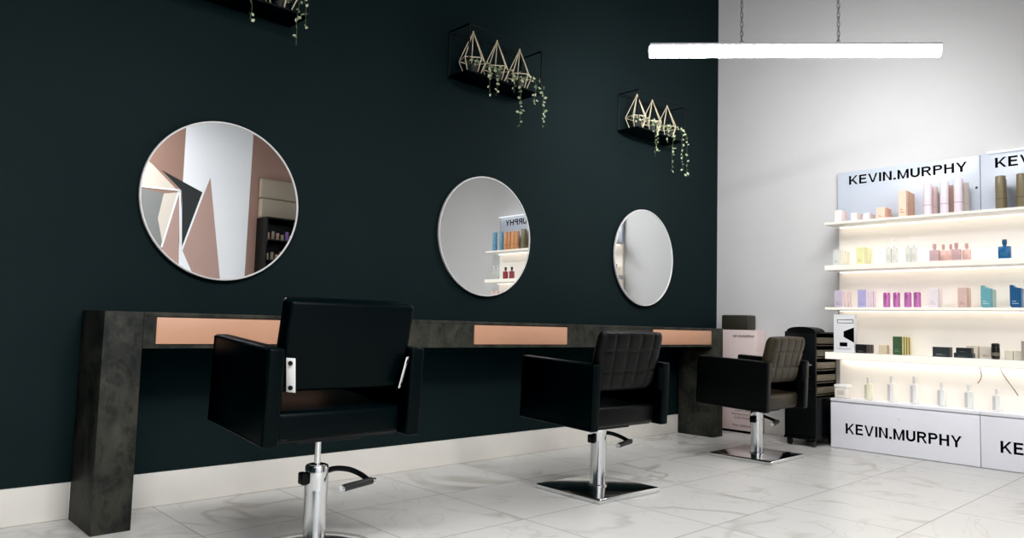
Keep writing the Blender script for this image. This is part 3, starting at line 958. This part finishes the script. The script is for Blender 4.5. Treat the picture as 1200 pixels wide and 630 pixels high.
tag(MB().tube([(-.05, -2.086, .667), (-.05, -2.095, .635), (-.05, -2.099, .60), (-.05, -2.094, .575), (-.05, -2.074, .545)], .0028, 6).build('hanging_cord', M_CORD), 'thin brown cord curling left under the lowest shelf', 'cord')
tag(MB().tube([(-.05, -2.208, .667), (-.05, -2.222, .63), (-.05, -2.249, .582), (-.05, -2.280, .535), (-.05, -2.312, .482)], .0028, 6).build('hanging_cord', M_CORD), 'longer brown cord slanting right under the lowest shelf', 'cord')

# ------------------------------------------------------------------ blush display stand with the dark box on it
st = thing('display_stand', 'tall blush pink advertising stand between desk end and wall', 'stand', (0, 0, 0))
MB().box(-.155, -.017, -.468, -.05, .001, .020).build('plinth', M_INK, st)
MB().rbox(-.160, -.016, -.475, -.045, .0205, .872, .002, 2).build('stand_body', M_PINKCARD, st)
lettering('KEVIN.MURPHY', -.1612, -.258, .200, .808, .021, st, pm((50, 38, 42)))
MI = pm((84, 66, 68))
for z, s_ in ((.180, 'Color.Care'), (.149, 'Shampooing for'), (.118, 'Color.Fresh'), (.052, 'Mon. Softener')):
    small_text(s_, -.1612, -.345, z, .031, st, MI)
bx = MB().rbox(-.155, -.022, -.398, -.140, .8725, 1.000, .012, 3).build('storage_box', M_OLIVE)
tag(bx, 'dark olive box on top of the blush display stand in the corner', 'box')

# ------------------------------------------------------------------ black trolley beside the display
t = thing('salon_trolley', 'black wheeled salon trolley with open drawers beside the product display', 'trolley', (0, 0, 0))
X0, X1, Y0, Y1 = -.405, -.035, -1.092, -.845
MB().rbox(X0, X0 + .02, Y0, Y1, .085, .860, .004, 2).rbox(X1 - .02, X1, Y0, Y1, .085, .860, .004, 2).rbox(X0, X1, Y0, Y1, .070, .090, .004, 2).box(X0 + .02, X1 - .02, Y1 - .012, Y1, .09, .86).build('frame', M_BLKPLASTIC, t)
MB().rbox(X0 - .012, X1, Y0 - .002, Y1 + .002, .052, .072, .006, 2).build('base', M_BLKPLASTIC, t)
MB().rbox(X0 + .021, X1 - .021, Y0 + .001, Y1 - .014, .091, .372, .004, 2).build('drawer', M_BLKPLASTIC, t)
for z in (.385, .480, .575, .670, .765):
    d = MB()
    d.rbox(X0 + .023, X1 - .023, Y0 - .002, Y0 + .008, z + .018, z + .066, .003, 2)
    d.box(X0 + .023, X1 - .023, Y0 + .008, Y1 - .016, z, z + .006)
    d.box(X0 + .023, X0 + .029, Y0 + .008, Y1 - .016, z, z + .060)
    d.box(X1 - .029, X1 - .023, Y0 + .008, Y1 - .016, z, z + .060)
    d.build('drawer', M_TRAY, t)
tp = MB()
pp = []
for a in range(0, 181, 15):
    pp.append((X0 + .012 + 0, (Y0 + Y1) / 2 + .115 * math.cos(math.radians(a)), .858 + .052 * math.sin(math.radians(a)) ** .6))
n_ = len(pp)
vs = pp + [(X0 + .19, y, z) for _, y, z in pp]
tp.add(vs, [tuple(range(n_)), tuple(range(n_, 2 * n_))[::-1]] + [(k, k + 1, n_ + k + 1, n_ + k) for k in range(n_ - 1)] + [(0, n_, 2 * n_ - 1, n_ - 1)])
tp.rbox(X0, X1, Y0, Y1, .8605, .872, .003, 2)
tp.build('top_tray', M_BLKPLASTIC, t)
for z in (.44, .53, .62):
    MB().tube([(X0 - .006, Y0 + .03, z), (X0 - .006, Y0 + .09, z)], .006, 8).build('side_rail', M_STEEL if z == .62 else M_BLKMETAL, t)
for a in (X0 + .03, X1 - .03):
    for b_ in (Y0 + .03, Y1 - .03):
        w = MB().lathe([(.022, -.014), (.0285, -.011), (.0285, .011), (.022, .014)], (a, b_, .029), 22, axis='Y').build('caster', M_RUBBER, t)
        MB().rbox(a - .012, a + .012, b_ - .014, b_ + .014, .040, .052, .003, 2).build('caster_fork', M_BLKMETAL, w)

# ------------------------------------------------------------------ dark cabinet on the opposite wall, seen only in the first mirror
t = thing('retail_cabinet', 'dark open retail cabinet with small products seen inside the nearest mirror', 'cabinet', (0, 0, 0))
cx0, cx1, cy = -1.885, -.75, YF
MB().box(cx0, cx0 + .02, cy + .001, cy + .3, 0, 2.14).box(cx1 - .02, cx1, cy + .001, cy + .3, 0, 2.14).box(cx0 + .02, cx1 - .02, cy + .001, cy + .02, 0, 2.14).box(cx0 + .02, cx1 - .02, cy + .02, cy + .3, 2.12, 2.14).build('carcass', M_BLKPLASTIC, t)
for z in (1.35, 1.60, 1.86):
    MB().box(cx0 + .021, cx1 - .021, cy + .021, cy + .29, z - .015, z).build('shelf_board', M_BLKMETAL, t)
M_SOFFIT = mat('beige_soffit', (150, 138, 122), .6, noise=.08, scale=2)
MB().rbox(cx0, cx1, cy + .001, cy + .10, 2.142, 2.40, .03, 3).rbox(cx0, cx1, cy + .001, cy + .06, 2.402, 2.67, .03, 3).build('top_box', M_SOFFIT, t)
rnd = random.Random(7)
cols = [(214, 196, 180), (190, 150, 130), (120, 90, 150), (226, 222, 214), (150, 140, 120)]
for r_, (z, nn) in enumerate(((1.35, 7), (1.60, 8), (1.86, 8))):
    for k in range(nn):
        h = rnd.uniform(.07, .15)
        xx = cx0 + .05 + .064 * k
        carton(cy + .20, cy + .16, z, h, xx, .042, cols[rnd.randrange(5)], 'small carton in the mirrored dark cabinet, on its %s board' % ('lower', 'middle', 'upper')[r_], 'cartons on the %s board of the mirrored cabinet' % ('lower', 'middle', 'upper')[r_])

# ------------------------------------------------------------------ light
def area(name, loc, sx, sy, energy, col, rz=0., direction=None):
    l = bpy.data.lights.new(name, 'AREA')
    l.shape = 'RECTANGLE'
    l.size, l.size_y, l.energy, l.color = sx, sy, energy, col
    o = bpy.data.objects.new(name, l)
    COL.objects.link(o)
    o.location = loc
    o.rotation_euler = (0, 0, rz)
    if direction:
        o.rotation_euler = Vector(direction).to_track_quat('-Z', 'Y').to_euler()
    return o


COOL = (.98, .985, 1.)
area('unseen_fill_light', (-4.3, -4.4, 3.5), 1.6, .07, 145, COOL, yaw)  # unseen lamp added to brighten the mural wall for the first mirror
area('unseen_fill_light', (-5.4, -2.5, 2.60), 1.6, .07, 68, COOL, yaw)  # assumed lamp out of view, fills the left floor and black wall
area('unseen_fill_light', (-1.9, -3.0, 2.60), 1.8, .07, 4, COOL, yaw)  # weak unseen fill added on the product display side
area('unseen_fill_light', (-6.9, -4.0, 2.60), 1.8, .07, 30, COOL, yaw)  # unseen fill added over the left of the room
w = bpy.data.worlds.new('World')
scene.world = w
w.use_nodes = True
w.node_tree.nodes['Background'].inputs[0].default_value = (.5, .55, .6, 1)
w.node_tree.nodes['Background'].inputs[1].default_value = .2

# ------------------------------------------------------------------ camera
cam = bpy.data.cameras.new('camera')
cam.sensor_width = 36
cam.lens = 864.776 / 1200 * 36
cam.clip_start = .02
co = bpy.data.objects.new('camera', cam)
COL.objects.link(co)
yw, pt, rl = 0.75672, 0.07463, 0.02692
f = Vector((math.sin(yw) * math.cos(pt), math.cos(yw) * math.cos(pt), math.sin(pt)))
r = Vector((math.cos(yw), -math.sin(yw), 0))
u = r.cross(f)
r2 = math.cos(rl) * r + math.sin(rl) * u
u2 = -math.sin(rl) * r + math.cos(rl) * u
Mx = Matrix((r2, u2, -f)).transposed().to_4x4()
Mx.translation = (-5.9687, -3.597, .8686)
co.matrix_world = Mx
scene.camera = co

scene.view_settings.view_transform = 'Standard'
scene.view_settings.look = 'None'
scene.view_settings.exposure = 0
scene.view_settings.gamma = 1
cm = scene.view_settings
cm.use_curve_mapping = True
cm.curve_mapping.black_level = (.0024, .0022, .0020)
cm.curve_mapping.update()
scene.cycles.use_denoising = True
scene.cycles.max_bounces = 8
